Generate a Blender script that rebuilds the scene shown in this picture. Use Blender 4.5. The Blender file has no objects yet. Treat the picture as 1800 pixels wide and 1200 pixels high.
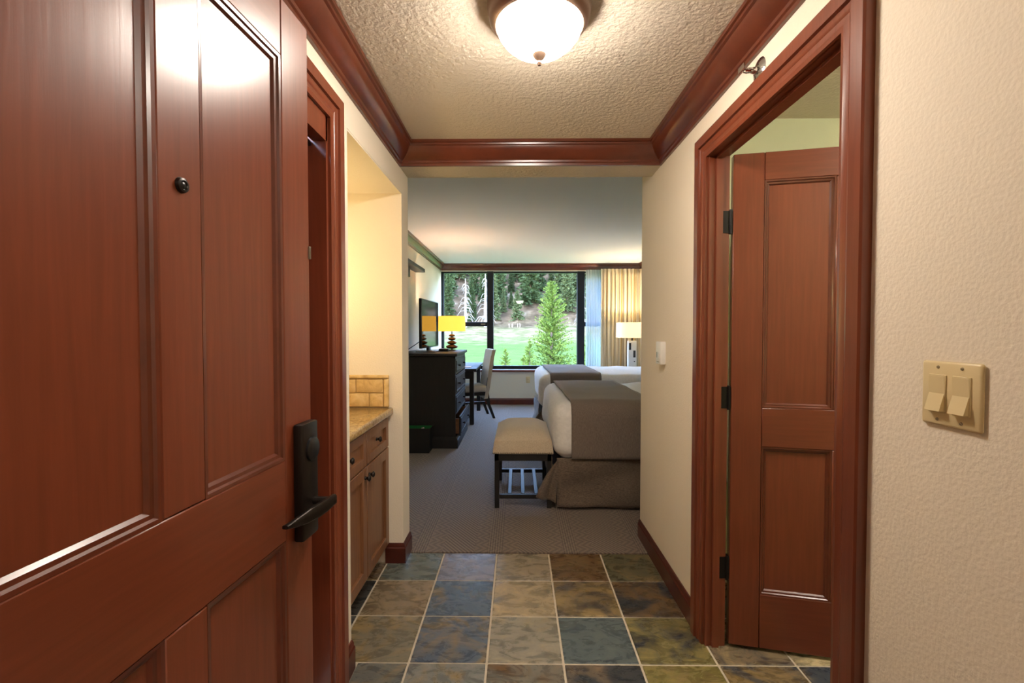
import bpy, bmesh, math, random
from mathutils import Vector, Matrix, noise as mnoise
S = bpy.context.scene
COL = S.collection
R = math.radians
# ------------------------------------------------------------------ camera
F = 820.0; CAMZ = 1.33
pit = math.atan(20 / F); yaw = math.atan(10 / F)
fw = Vector((-math.sin(yaw) * math.cos(pit), math.cos(yaw) * math.cos(pit), -math.sin(pit)))
rt = Vector((math.cos(yaw), math.sin(yaw), 0)); upv = rt.cross(fw)
cd = bpy.data.cameras.new('camera'); cam = bpy.data.objects.new('camera', cd); COL.objects.link(cam)
cam.matrix_world = Matrix(((rt.x, upv.x, -fw.x, 0), (rt.y, upv.y, -fw.y, 0), (rt.z, upv.z, -fw.z, CAMZ), (0, 0, 0, 1)))
cd.sensor_width = 36; cd.lens = 36 * F / 1800; cd.clip_start = 0.02; cd.clip_end = 1000
S.camera = cam
# ------------------------------------------------------------------ world, sun, exposure
W = bpy.data.worlds.new('world'); S.world = W; W.use_nodes = True
wn = W.node_tree.nodes; bg = wn['Background']
sky = wn.new('ShaderNodeTexSky'); sky.sky_type = 'NISHITA'; sky.sun_disc = False
sky.sun_elevation = R(48); sky.sun_rotation = R(200); sky.altitude = 1800
W.node_tree.links.new(sky.outputs[0], bg.inputs[0]); bg.inputs[1].default_value = 2.8
sl = bpy.data.lights.new('sun', 'SUN'); sl.energy = 1.5; sl.angle = R(.6); sl.color = (1, .95, .86)
so = bpy.data.objects.new('sun', sl); COL.objects.link(so)
so.rotation_euler = Vector((.42, .66, -.78)).to_track_quat('-Z', 'Y').to_euler()
S.view_settings.view_transform = 'Standard'; S.view_settings.look = 'None'
S.view_settings.gamma = 1; S.view_settings.use_curve_mapping = False
S.view_settings.exposure = 1.15

# ------------------------------------------------------------------ materials
def nt(name):
    m = bpy.data.materials.new(name); m.use_nodes = True
    n = m.node_tree.nodes; return m, n, m.node_tree.links, n['Principled BSDF']
def s2l(c):
    return tuple(((v / 255) / 12.92 if v <= 10 else (((v / 255) + .055) / 1.055) ** 2.4) for v in c) + (1,)
def noise_node(n, l, scale, detail=3, vec=(1, 1, 1), coord='Object', dist=0, rough=.5):
    tc = n.new('ShaderNodeTexCoord'); mp = n.new('ShaderNodeMapping'); mp.inputs['Scale'].default_value = vec
    l.new(tc.outputs[coord], mp.inputs[0]); t = n.new('ShaderNodeTexNoise'); t.inputs['Scale'].default_value = scale
    t.inputs['Detail'].default_value = detail; t.inputs['Distortion'].default_value = dist; t.inputs['Roughness'].default_value = rough
    l.new(mp.outputs[0], t.inputs['Vector']); return t
def ramp(n, l, src, stops):
    r = n.new('ShaderNodeValToRGB'); e = r.color_ramp.elements
    while len(e) < len(stops): e.new(.5)
    for i, (p, c) in enumerate(stops): e[i].position = p; e[i].color = c if len(c) == 4 else tuple(c) + (1,)
    l.new(src, r.inputs[0]); return r
def bump(n, l, b, src, strength, dist=.01):
    k = n.new('ShaderNodeBump'); k.inputs['Strength'].default_value = strength; k.inputs['Distance'].default_value = dist
    l.new(src, k.inputs['Height']); l.new(k.outputs[0], b.inputs['Normal']); return k
def plain(name, c, rough=.5, metal=0, coat=0, var=0, vs=8, bmp=0, bs=60, spec=.5):
    m, n, l, b = nt(name); c = s2l(c)
    b.inputs['Base Color'].default_value = c; b.inputs['Roughness'].default_value = rough
    b.inputs['Metallic'].default_value = metal; b.inputs['Coat Weight'].default_value = coat
    b.inputs['Specular IOR Level'].default_value = spec
    if var:
        t = noise_node(n, l, vs)
        r = ramp(n, l, t.outputs[0], [(.25, tuple(v * (1 - var) for v in c[:3])), (.75, tuple(min(1, v * (1 + var)) for v in c[:3]))])
        l.new(r.outputs[0], b.inputs['Base Color'])
    if bmp:
        t = noise_node(n, l, bs, 2); bump(n, l, b, t.outputs[0], bmp)
    return m
def wood(name, c1, c2, vec, rough=.3, coat=.3, scale=5):
    m, n, l, b = nt(name)
    t = noise_node(n, l, scale, 5, vec, dist=.4, rough=.6)
    t2 = noise_node(n, l, 1.7, 2)
    r = ramp(n, l, t.outputs[0], [(.3, s2l(c1)), (.7, s2l(c2))])
    r2 = ramp(n, l, t2.outputs[0], [(.3, (.82, .8, .78)), (.7, (1.1, 1.1, 1.1))])
    mx = n.new('ShaderNodeMix'); mx.data_type = 'RGBA'; mx.blend_type = 'MULTIPLY'; mx.inputs[0].default_value = 1
    l.new(r.outputs[0], mx.inputs[6]); l.new(r2.outputs[0], mx.inputs[7]); l.new(mx.outputs[2], b.inputs['Base Color'])
    b.inputs['Roughness'].default_value = rough; b.inputs['Coat Weight'].default_value = coat; b.inputs['Coat Roughness'].default_value = .16
    bump(n, l, b, t.outputs[0], .06, .004)
    return m
M = {}
RW1, RW2 = (112, 54, 33), (127, 63, 40)
M['wood_v'] = wood('mahogany_upright', RW1, RW2, (14, 14, .7))
M['wood_h'] = wood('mahogany_across', RW1, RW2, (.7, .7, 14))
M['wood_y'] = wood('mahogany_along', (108, 48, 28), (126, 58, 34), (12, .6, 12))
M['wood_trim'] = wood('mahogany_trim', (90, 42, 26), (110, 52, 32), (3, 3, 3), scale=3)
M['base'] = wood('mahogany_baseboard', (70, 24, 14), (92, 34, 20), (3, 3, 3), rough=.35, scale=3)
M['cab_v'] = wood('cherry_cabinet', (116, 76, 48), (138, 94, 62), (12, 12, .8), rough=.4, coat=.1)
M['black_wood'] = wood('black_wood', (22, 20, 20), (32, 29, 28), (8, 8, 1), rough=.5, coat=.04)
M['drawer_wood'] = wood('raw_drawer_wood', (120, 78, 46), (146, 100, 62), (6, 6, 6), rough=.6, coat=0)
def paint(name, c, bs, st, rough=.75, dist=.004):
    m, n, l, b = nt(name); b.inputs['Base Color'].default_value = s2l(c); b.inputs['Roughness'].default_value = rough
    t = noise_node(n, l, bs, 2, rough=.45); bump(n, l, b, t.outputs[0], st, dist); return m
M['wall'] = paint('wall_paint', (232, 220, 200), 130, .35)
M['wall_near'] = M['wall']
M['wall_bed'] = paint('bedroom_wall_paint', (222, 216, 200), 130, .3)
M['wall_bath'] = paint('bathroom_wall_paint', (208, 212, 176), 130, .3)
M['ceil'] = paint('ceiling_texture', (216, 204, 186), 70, .7, .85, .008)
M['ceil_bed'] = paint('bedroom_ceiling', (236, 236, 236), 60, .25, .85)
M['black_metal'] = plain('black_metal', (34, 31, 30), .38, .6)
M['oil_bronze'] = plain('oil_bronze', (44, 38, 35), .35, .7)
M['bronze'] = plain('brushed_bronze', (128, 104, 88), .4, .6)
M['chrome'] = plain('chrome', (200, 200, 200), .15, 1)
M['nickel'] = plain('nickel', (150, 140, 125), .3, 1)
M['almond'] = plain('almond_plastic', (216, 196, 150), .35)
M['white_plastic'] = plain('white_plastic', (232, 230, 225), .4)
M['black_plastic'] = plain('black_plastic', (18, 18, 20), .3)
M['dark_blue'] = plain('window_frame_metal', (22, 30, 40), .4, .3)
M['green_plastic'] = plain('green_plastic', (10, 110, 50), .45)
M['bin_black'] = plain('bin_black', (26, 25, 25), .55)
M['red_glass'] = plain('red_glass', (170, 50, 30), .1)
M['grout'] = plain('grout', (196, 184, 164), .9, var=.12, vs=30)
M['travertine_grout'] = plain('travertine_grout', (186, 158, 108), .9)
M['paper'] = plain('paper', (206, 190, 196), .7)
def stone(name, c1, c2, c3, scale, rough):
    m, n, l, b = nt(name); t = noise_node(n, l, scale, 8, dist=.8, rough=.65)
    r = ramp(n, l, t.outputs[0], [(.3, s2l(c1)), (.5, s2l(c2)), (.7, s2l(c3))]); l.new(r.outputs[0], b.inputs['Base Color'])
    b.inputs['Roughness'].default_value = rough; bump(n, l, b, t.outputs[0], .15, .004); return m
M['travertine'] = stone('travertine', (176, 140, 84), (206, 172, 112), (222, 194, 142), 14, .5)
M['granite'] = stone('granite_top', (120, 92, 56), (160, 130, 84), (196, 168, 116), 60, .12)
# slate: main colour per tile, alpha = how much of the second colour shows
def slate():
    m, n, l, b = nt('slate')
    oi = n.new('ShaderNodeObjectInfo'); tc = n.new('ShaderNodeTexCoord')
    ad = n.new('ShaderNodeVectorMath'); ad.operation = 'ADD'; sc = n.new('ShaderNodeVectorMath'); sc.operation = 'SCALE'
    cb = n.new('ShaderNodeCombineXYZ'); l.new(oi.outputs['Random'], cb.inputs[0]); l.new(oi.outputs['Random'], cb.inputs[1])
    l.new(cb.outputs[0], sc.inputs[0]); sc.inputs['Scale'].default_value = 37
    l.new(tc.outputs['Object'], ad.inputs[0]); l.new(sc.outputs[0], ad.inputs[1])
    def nz(scale, det, dist, vec=(1, 1, 1)):
        mp = n.new('ShaderNodeMapping'); mp.inputs['Scale'].default_value = vec; mp.inputs['Rotation'].default_value = (0, 0, .6)
        l.new(ad.outputs[0], mp.inputs[0]); t = n.new('ShaderNodeTexNoise'); t.inputs['Scale'].default_value = scale
        t.inputs['Detail'].default_value = det; t.inputs['Distortion'].default_value = dist; t.inputs['Roughness'].default_value = .65
        l.new(mp.outputs[0], t.inputs['Vector']); return t
    big = nz(4.5, 4, 1.0); fine = nz(9, 10, 1.4, (1, 2.0, 1))
    rnd = ramp(n, l, oi.outputs['Random'], [(0, s2l((136, 116, 78))), (.35, s2l((52, 54, 58))), (.6, s2l((142, 126, 96))), (.85, s2l((96, 70, 42)))])
    rnd.color_ramp.interpolation = 'CONSTANT'
    am = n.new('ShaderNodeMath'); am.operation = 'SUBTRACT'; l.new(big.outputs[0], am.inputs[0])
    iv = n.new('ShaderNodeMath'); iv.operation = 'MULTIPLY_ADD'; l.new(oi.outputs['Alpha'], iv.inputs[0]); iv.inputs[1].default_value = -.4; iv.inputs[2].default_value = .66
    l.new(iv.outputs[0], am.inputs[1])
    mr = n.new('ShaderNodeMapRange'); mr.inputs[1].default_value = -.06; mr.inputs[2].default_value = .12; l.new(am.outputs[0], mr.inputs[0])
    mx = n.new('ShaderNodeMix'); mx.data_type = 'RGBA'; l.new(mr.outputs[0], mx.inputs[0]); l.new(oi.outputs['Color'], mx.inputs[6]); l.new(rnd.outputs[0], mx.inputs[7])
    fr = ramp(n, l, fine.outputs[0], [(.3, (.45, .45, .47)), (.47, (.92, .92, .92)), (.56, (1.12, 1.1, 1.06)), (.7, (1.6, 1.5, 1.35))])
    m2 = n.new('ShaderNodeMix'); m2.data_type = 'RGBA'; m2.blend_type = 'MULTIPLY'; m2.inputs[0].default_value = 1
    l.new(mx.outputs[2], m2.inputs[6]); l.new(fr.outputs[0], m2.inputs[7]); l.new(m2.outputs[2], b.inputs['Base Color'])
    rr = ramp(n, l, fine.outputs[0], [(.3, (.16,) * 3), (.7, (.42,) * 3)]); l.new(rr.outputs[0], b.inputs['Roughness'])
    bump(n, l, b, fine.outputs[0], .5, .006); return m
M['slate'] = slate()
def fabric(name, c1, c2, vec=(1, 1, 1), scale=200, rough=.9, sheen=.2, bmp=.3):
    m, n, l, b = nt(name); t = noise_node(n, l, scale, 3, vec)
    r = ramp(n, l, t.outputs[0], [(.3, s2l(c1)), (.7, s2l(c2))]); l.new(r.outputs[0], b.inputs['Base Color'])
    b.inputs['Roughness'].default_value = rough; b.inputs['Sheen Weight'].default_value = sheen; bump(n, l, b, t.outputs[0], bmp, .003); return m
M['sheet'] = fabric('white_cotton', (232, 230, 228), (244, 242, 240), scale=40, bmp=.1)
M['runner'] = fabric('taupe_runner', (104, 92, 84), (132, 118, 108), (6, 6, 1), 60)
M['skirt'] = fabric('taupe_skirt', (82, 70, 60), (124, 108, 94), (1, 1, 5), 70)
M['bench_fabric'] = fabric('cream_upholstery', (196, 178, 152), (216, 200, 176), scale=150)
M['chair_fabric'] = fabric('beige_upholstery', (176, 166, 146), (196, 186, 166), scale=150)
M['towel'] = fabric('white_towel', (226, 226, 222), (240, 240, 236), scale=120)
def carpet():
    m, n, l, b = nt('carpet')
    tc = n.new('ShaderNodeTexCoord'); sp = n.new('ShaderNodeSeparateXYZ'); l.new(tc.outputs['Object'], sp.inputs[0])
    def math_(op, a, bb=None, c=None):
        k = n.new('ShaderNodeMath'); k.operation = op
        for i, v in enumerate((a, bb, c)):
            if v is None: continue
            if isinstance(v, (int, float)): k.inputs[i].default_value = v
            else: l.new(v, k.inputs[i])
        return k.outputs[0]
    X, Y = sp.outputs[0], sp.outputs[1]
    band = math_('FRACT', math_('MULTIPLY', X, 2.2))
    inb = math_('LESS_THAN', band, .42)
    hat1 = math_('SINE', math_('ADD', math_('MULTIPLY', X, 260), math_('MULTIPLY', Y, 190)))
    hat2 = math_('SINE', math_('MULTIPLY', X, 420))
    zig = math_('SINE', math_('ADD', math_('MULTIPLY', X, 150), math_('MULTIPLY', math_('PINGPONG', Y, .05), 150)))
    thin = math_('LESS_THAN', math_('ABSOLUTE', math_('SUBTRACT', band, .7)), .1)
    pat = math_('ADD', math_('MULTIPLY', hat1, inb), math_('ADD', math_('MULTIPLY', hat2, thin), math_('MULTIPLY', math_('MULTIPLY', zig, .5), math_('SUBTRACT', 1, inb))))
    t = noise_node(n, l, 220, 3)
    v = math_('ADD', math_('MULTIPLY', pat, .34), t.outputs[0])
    r = ramp(n, l, v, [(.25, s2l((84, 70, 60))), (.75, s2l((130, 112, 98)))]); l.new(r.outputs[0], b.inputs['Base Color'])
    b.inputs['Roughness'].default_value = .85; b.inputs['Sheen Weight'].default_value = .25
    bump(n, l, b, v, .5, .006); return m
M['carpet'] = carpet()
def drape():
    m, n, l, b = nt('striped_drape'); t = noise_node(n, l, 5, 3, (4.2, 0, .12), 'UV', rough=.6)
    t2 = noise_node(n, l, 60, 2, (1, 1, .6), 'UV')
    r = ramp(n, l, t.outputs[0], [(.34, s2l((222, 206, 176))), (.40, s2l((150, 118, 70))), (.43, s2l((196, 156, 74))), (.46, s2l((230, 216, 188))), (.53, s2l((232, 220, 194))), (.55, s2l((186, 144, 56))), (.58, s2l((128, 112, 96))), (.61, s2l((214, 200, 172))), (.68, s2l((190, 150, 70)))])
    l.new(r.outputs[0], b.inputs['Base Color']); b.inputs['Roughness'].default_value = .55; b.inputs['Sheen Weight'].default_value = .3
    bump(n, l, b, t2.outputs[0], .2, .003); return m
M['drape'] = drape()
def thin_mix(name, fac, col, glossy=False, rough=.0):
    m = bpy.data.materials.new(name); m.use_nodes = True; n = m.node_tree.nodes; l = m.node_tree.links; n.clear()
    o = n.new('ShaderNodeOutputMaterial'); x = n.new('ShaderNodeMixShader'); x.inputs[0].default_value = fac
    a = n.new('ShaderNodeBsdfTransparent')
    if glossy: g = n.new('ShaderNodeBsdfGlossy'); g.inputs['Roughness'].default_value = rough
    else:
        g = n.new('ShaderNodeBsdfTranslucent'); d = n.new('ShaderNodeBsdfDiffuse'); d.inputs[0].default_value = s2l(col)
        y = n.new('ShaderNodeMixShader'); l.new(g.outputs[0], y.inputs[1]); l.new(d.outputs[0], y.inputs[2])
    g.inputs[0].default_value = s2l(col)
    l.new(a.outputs[0], x.inputs[1]); l.new((g if glossy else y).outputs[0], x.inputs[2]); l.new(x.outputs[0], o.inputs[0]); return m
M['pane'] = thin_mix('window_glass', .008, (255, 255, 255), True)
M['sheer'] = thin_mix('sheer_voile', .62, (196, 202, 210))
def glow(name, col, st, base=None):
    m, n, l, b = nt(name); b.inputs['Base Color'].default_value = s2l(base or col); b.inputs['Emission Color'].default_value = s2l(col)
    b.inputs['Emission Strength'].default_value = st; b.inputs['Roughness'].default_value = .4; return m
M['dome'] = glow('lit_frosted_glass', (255, 243, 229), 45, (250, 248, 244))
M['shade_y'] = glow('lit_amber_shade', (255, 186, 70), .8, (230, 180, 80))
M['shade_w'] = glow('lit_cream_shade', (255, 226, 170), .5, (240, 225, 190))
M['sconce'] = glow('lit_sconce_glass', (255, 230, 170), 17)
M['amber_glass'] = plain('amber_glass', (128, 92, 60), .12, .3)
M['screen'] = plain('tv_screen', (10, 14, 18), .06, spec=.9)
M['bark'] = plain('bark', (60, 48, 38), .9, var=.3, bmp=.5, bs=8)
M['grey_bark'] = plain('grey_bark', (112, 106, 100), .9, var=.3, vs=3, spec=.05)
def leaf(name, c1, c2, sc=.8):
    m, n, l, b = nt(name); t = noise_node(n, l, sc, 4, rough=.7)
    r = ramp(n, l, t.outputs[0], [(.3, s2l(c1)), (.7, s2l(c2))]); l.new(r.outputs[0], b.inputs['Base Color']); b.inputs['Roughness'].default_value = .7; b.inputs['Specular IOR Level'].default_value = .08; return m
M['pine'] = leaf('bright_pine_needles', (52, 70, 28), (84, 100, 44), 2)
M['fir'] = leaf('dark_fir_needles', (30, 42, 24), (52, 64, 38))
M['fir2'] = leaf('pale_fir_needles', (44, 56, 34), (72, 80, 52))
def meadow():
    m, n, l, b = nt('meadow_ground'); tc = n.new('ShaderNodeTexCoord'); sp = n.new('ShaderNodeSeparateXYZ'); l.new(tc.outputs['Object'], sp.inputs[0])
    t = noise_node(n, l, .35, 8, rough=.75); t2 = noise_node(n, l, .06, 3)
    k = n.new('ShaderNodeMath'); k.operation = 'MULTIPLY_ADD'; l.new(t2.outputs[0], k.inputs[0]); k.inputs[1].default_value = 30; l.new(sp.outputs[1], k.inputs[2])
    mr = n.new('ShaderNodeMapRange'); mr.inputs[1].default_value = 86; mr.inputs[2].default_value = 104; l.new(k.outputs[0], mr.inputs[0])
    g = ramp(n, l, t.outputs[0], [(.3, s2l((60, 78, 40))), (.7, s2l((76, 92, 50)))])
    d = ramp(n, l, t.outputs[0], [(.35, s2l((62, 64, 40))), (.5, s2l((88, 82, 58))), (.65, s2l((116, 106, 84)))])
    fo = n.new('ShaderNodeMapRange'); fo.inputs[1].default_value = 118; fo.inputs[2].default_value = 126; l.new(k.outputs[0], fo.inputs[0])
    fd = ramp(n, l, t.outputs[0], [(.4, s2l((52, 44, 34))), (.58, s2l((80, 68, 54))), (.68, s2l((120, 110, 94)))])
    x = n.new('ShaderNodeMix'); x.data_type = 'RGBA'; l.new(mr.outputs[0], x.inputs[0]); l.new(g.outputs[0], x.inputs[6]); l.new(d.outputs[0], x.inputs[7])
    x2 = n.new('ShaderNodeMix'); x2.data_type = 'RGBA'; l.new(fo.outputs[0], x2.inputs[0]); l.new(x.outputs[2], x2.inputs[6]); l.new(fd.outputs[0], x2.inputs[7])
    l.new(x2.outputs[2], b.inputs['Base Color']); b.inputs['Roughness'].default_value = 1; b.inputs['Specular IOR Level'].default_value = 0; return m
M['meadow'] = meadow()
M['stake'] = plain('weathered_white_paint', (214, 210, 204), .9, spec=.05)
M['rock'] = plain('pale_rock', (128, 120, 110), .9, var=.25, vs=2, spec=.05)

# ------------------------------------------------------------------ mesh helpers
def link(name, bm, m, parent=None, smooth=None, loc=None):
    me = bpy.data.meshes.new(name); bmesh.ops.recalc_face_normals(bm, faces=bm.faces[:]); bm.to_mesh(me); bm.free()
    return link_me(name, me, m, parent, smooth, loc)
def link_me(name, me, m, parent=None, smooth=None, loc=None):
    o = bpy.data.objects.new(name, me); COL.objects.link(o)
    if m and not me.materials: me.materials.append(M[m] if isinstance(m, str) else m)
    if parent: o.parent = parent
    if loc: o.location = loc
    if smooth is not None:
        for p in me.polygons: p.use_smooth = True
        if smooth: me.set_sharp_from_angle(angle=R(smooth))
    return o
def tag(o, label, cat=None, group=None, kind=None):
    o['label'] = label
    if cat: o['category'] = cat
    if group: o['group'] = group
    if kind: o['kind'] = kind
    return o
def thing(name, label, cat, loc=(0, 0, 0), rz=0, group=None, kind=None):
    o = bpy.data.objects.new(name, None); COL.objects.link(o); o.location = loc; o.rotation_euler = (0, 0, rz); o.empty_display_size = .1
    return tag(o, label, cat, group, kind)
def box(bm, x0, x1, y0, y1, z0, z1, bev=0, seg=2):
    r = bmesh.ops.create_cube(bm, size=1)['verts']
    for v in r: v.co = Vector(((x0 + x1) / 2 + v.co.x * (x1 - x0), (y0 + y1) / 2 + v.co.y * (y1 - y0), (z0 + z1) / 2 + v.co.z * (z1 - z0)))
    if bev:
        es = list({e for v in r for e in v.link_edges})
        bmesh.ops.bevel(bm, geom=es, offset=bev, segments=seg, profile=.5, affect='EDGES')
    return r
def B(name, m, parent, *dims, bev=0, seg=2, smooth=None):
    bm = bmesh.new(); box(bm, *dims, bev=bev, seg=seg); return link(name, bm, m, parent, 40 if bev and smooth is None else smooth)
def boxes(name, m, parent, lst, bev=0):
    bm = bmesh.new()
    for d in lst: box(bm, *d, bev=bev)
    return link(name, bm, m, parent)
def lathe(name, m, parent, prof, n=32, loc=None, axis='z', smooth=45):
    bm = bmesh.new(); rings = []
    for (r, z) in prof:
        ring = []
        for i in range(n):
            a = 2 * math.pi * i / n; p = (r * math.cos(a), r * math.sin(a), z)
            if axis == 'x': p = (z, r * math.cos(a), r * math.sin(a))
            if axis == 'y': p = (r * math.cos(a), z, r * math.sin(a))
            ring.append(bm.verts.new(p))
        rings.append(ring)
    for a, b in zip(rings, rings[1:]):
        for i in range(n): bm.faces.new((a[i], a[(i + 1) % n], b[(i + 1) % n], b[i]))
    for ring in (rings[0], rings[-1]):
        try: bm.faces.new(ring)
        except ValueError: pass
    bmesh.ops.remove_doubles(bm, verts=bm.verts[:], dist=1e-6)
    return link(name, bm, m, parent, smooth, loc)
def tube(bm, pts, r, n=8):
    pts = [Vector(p) for p in pts]; rings = []
    for i, p in enumerate(pts):
        d = (pts[min(i + 1, len(pts) - 1)] - pts[max(i - 1, 0)]).normalized()
        s = d.cross(Vector((0, 0, 1)) if abs(d.z) < .9 else Vector((1, 0, 0))).normalized(); u = s.cross(d)
        rr = r[i] if isinstance(r, (list, tuple)) else r
        rings.append([bm.verts.new(p + (s * math.cos(2 * math.pi * k / n) + u * math.sin(2 * math.pi * k / n)) * rr) for k in range(n)])
    for a, b in zip(rings, rings[1:]):
        for k in range(n): bm.faces.new((a[k], a[(k + 1) % n], b[(k + 1) % n], b[k]))
    bm.faces.new(rings[0]); bm.faces.new(rings[-1])
def sweep(name, m, parent, path, nrm, prof, side=1):
    """profile (a, b): a across in the plane of the path, b along nrm; mitred corners"""
    path = [Vector(p) for p in path]; nrm = Vector(nrm); bm = bmesh.new(); rings = []
    ds = [(b - a).normalized() for a, b in zip(path, path[1:])]; ss = [d.cross(nrm) * side for d in ds]
    for i, p in enumerate(path):
        if i == 0: s = ss[0]
        elif i == len(path) - 1: s = ss[-1]
        else: s = (ss[i - 1] + ss[i]); s = s / (s.length_squared / 2) 
        rings.append([bm.verts.new(p + s * a + nrm * b) for a, b in prof])
    k = len(prof)
    for a, b in zip(rings, rings[1:]):
        for i in range(k): bm.faces.new((a[i], a[(i + 1) % k], b[(i + 1) % k], b[i]))
    bm.faces.new(rings[0]); bm.faces.new(rings[-1])
    return link(name, bm, m, parent, 30)
def grid_sheet(name, m, parent, nu, nv, fn, smooth=0, thick=0):
    bm = bmesh.new(); uv = bm.loops.layers.uv.new('UVMap')
    vs = [[bm.verts.new(fn(i / nu, j / nv)) for j in range(nv + 1)] for i in range(nu + 1)]
    for i in range(nu):
        for j in range(nv):
            f = bm.faces.new((vs[i][j], vs[i + 1][j], vs[i + 1][j + 1], vs[i][j + 1]))
            for lp, (a, b) in zip(f.loops, ((i, j), (i + 1, j), (i + 1, j + 1), (i, j + 1))): lp[uv].uv = (a / nu, b / nv)
    me = bpy.data.meshes.new(name); bm.to_mesh(me); bm.free()
    o = link_me(name, me, m, parent, 0)
    if thick:
        md = o.modifiers.new('thickness', 'SOLIDIFY'); md.thickness = thick; md.offset = 0
    return o
def soft_box(name, m, parent, x0, x1, y0, y1, z0, z1, bev, cuts=8, amp=.01, fr=3, seed=0):
    bm = bmesh.new(); box(bm, x0, x1, y0, y1, z0, z1)
    bmesh.ops.bevel(bm, geom=bm.edges[:], offset=bev, segments=5, profile=.5, affect='EDGES')
    bmesh.ops.subdivide_edges(bm, edges=[e for e in bm.edges if e.calc_length() > .15], cuts=cuts, use_grid_fill=True)
    bm.normal_update()
    for v in bm.verts: v.co += v.normal * amp * mnoise.noise(v.co * fr + Vector((seed, 0, 0)))
    return link(name, bm, m, parent, 0)

# ================================================================== THE ROOM
HL, HR = -.655, .79       # hall walls
BL, BR = -1.37, 2.20      # bedroom side walls
WY = 8.30                 # window wall
HC, BC = 2.35, 2.50       # ceilings
def struct(name, m, lst, label, cat): return tag(boxes(name, m, None, lst), label, cat, kind='structure')
struct('wall_left', 'wall', [(-.78, HL, .30, .84, 0, HC), (-.78, HL, .84, 1.60, 2.07, HC), (-.78, HL, 1.60, 1.70, 0, HC), (-1.37, HL, 1.70, 1.80, 0, HC),
    (-1.37, HL, 1.80, 2.637, 2.105, HC), (-1.50, -1.25, 1.80, 2.637, 0, 2.105), (-1.50, HL, 2.637, 2.79, 0, BC)],
    'cream textured hallway wall with a lit vanity niche cut into it', 'wall')
struct('wall_right', 'wall', [(HR, .868, .30, 1.145, 0, HC), (HR, .868, 1.145, 1.96, 2.06, HC), (HR, .868, 1.96, 2.992, 0, BC)],
    'cream orange-peel hallway wall holding the bathroom doorway and light switch', 'wall')
struct('wall_front', 'wall', [(-1.0, -.60, .16, .30, 0, 2.6), (.40, 1.2, .16, .30, 0, 2.6), (-.60, .40, .16, .30, 2.07, 2.6)],
    'cream wall around the entrance doorway', 'wall')
struct('wall_header', 'ceil', [(HL - .01, HR + .02, 2.60, 2.79, 2.235, 2.62)], 'plaster header spanning the end of the hallway', 'wall')
struct('wall_bedroom_left', 'wall_bed', [(-1.52, BL, 2.79, 8.5, 0, 2.6)], 'pale bedroom wall behind the black dresser and television', 'wall')
struct('wall_bedroom_right', 'wall_bed', [(BR, 2.35, 2.9, 8.5, 0, 2.6)], 'pale bedroom wall at the heads of the beds', 'wall')
struct('wall_bedroom_front', 'wall_bath', [(.868, 2.6, 2.45, 2.992, 0, 2.6)], 'pale green bathroom wall seen above the open inner door', 'wall')
struct('wall_window', 'wall_bed', [(-1.45, 2.3, WY, 8.5, 0, .615), (-1.45, 2.3, WY, 8.5, 2.375, 2.6), (2.0, 2.3, WY, 8.5, .61, 2.38)],
    'cream wall below and around the wide bedroom window', 'wall')
struct('wall_bathroom', 'wall_bath', [(2.5, 2.62, .4, 2.45, 0, 2.6), (.868, 2.5, .4, .52, 0, 2.6)], 'pale green bathroom side walls behind the inner door', 'wall')
struct('ceiling', 'ceil', [(-.80, .88, .16, 2.62, HC, 2.62)], 'beige knockdown-textured hallway ceiling', 'ceiling')
struct('ceiling_niche', 'wall', [(-1.36, HL - .002, 1.795, 2.64, 2.098, 2.106)], 'smooth painted soffit over the vanity niche', 'ceiling')
struct('ceiling_bedroom', 'ceil_bed', [(-1.52, 2.35, 2.70, 8.5, BC, 2.7)], 'smooth pale grey bedroom ceiling', 'ceiling')
struct('ceiling_bathroom', 'ceil', [(.85, 2.62, .4, 2.5, 2.42, 2.7)], 'textured bathroom ceiling seen through the doorway', 'ceiling')
# corridor behind the camera
struct('wall_corridor', 'wall', [(-2.1, 2.1, -1.75, -1.6, 0, 2.5), (-2.1, -2.0, -1.6, .16, 0, 2.5), (2.0, 2.1, -1.6, .16, 0, 2.5), (-2.0, -1.0, .16, .30, 0, 2.5), (1.2, 2.0, .16, .30, 0, 2.5)],
    'plain corridor walls outside the entrance', 'wall')
struct('ceiling_corridor', 'ceil', [(-2.1, 2.1, -1.75, .17, 2.45, 2.65)], 'plain corridor ceiling outside the entrance', 'ceiling')
struct('floor_corridor', 'carpet', [(-2.1, 2.1, -1.75, .25, -.1, .002)], 'brown carpet in the corridor outside the entrance', 'floor')
struct('floor_bedroom', 'carpet', [(-1.5, 2.3, 2.752, 8.4, -.1, .004)], 'brown bedroom carpet with bands of fine woven pattern', 'floor')
floor = struct('floor', 'grout', [(-1.3, 2.55, .25, 2.75, -.1, -.004)], 'hallway floor of multicoloured square slate tiles with pale grout', 'floor')
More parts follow.
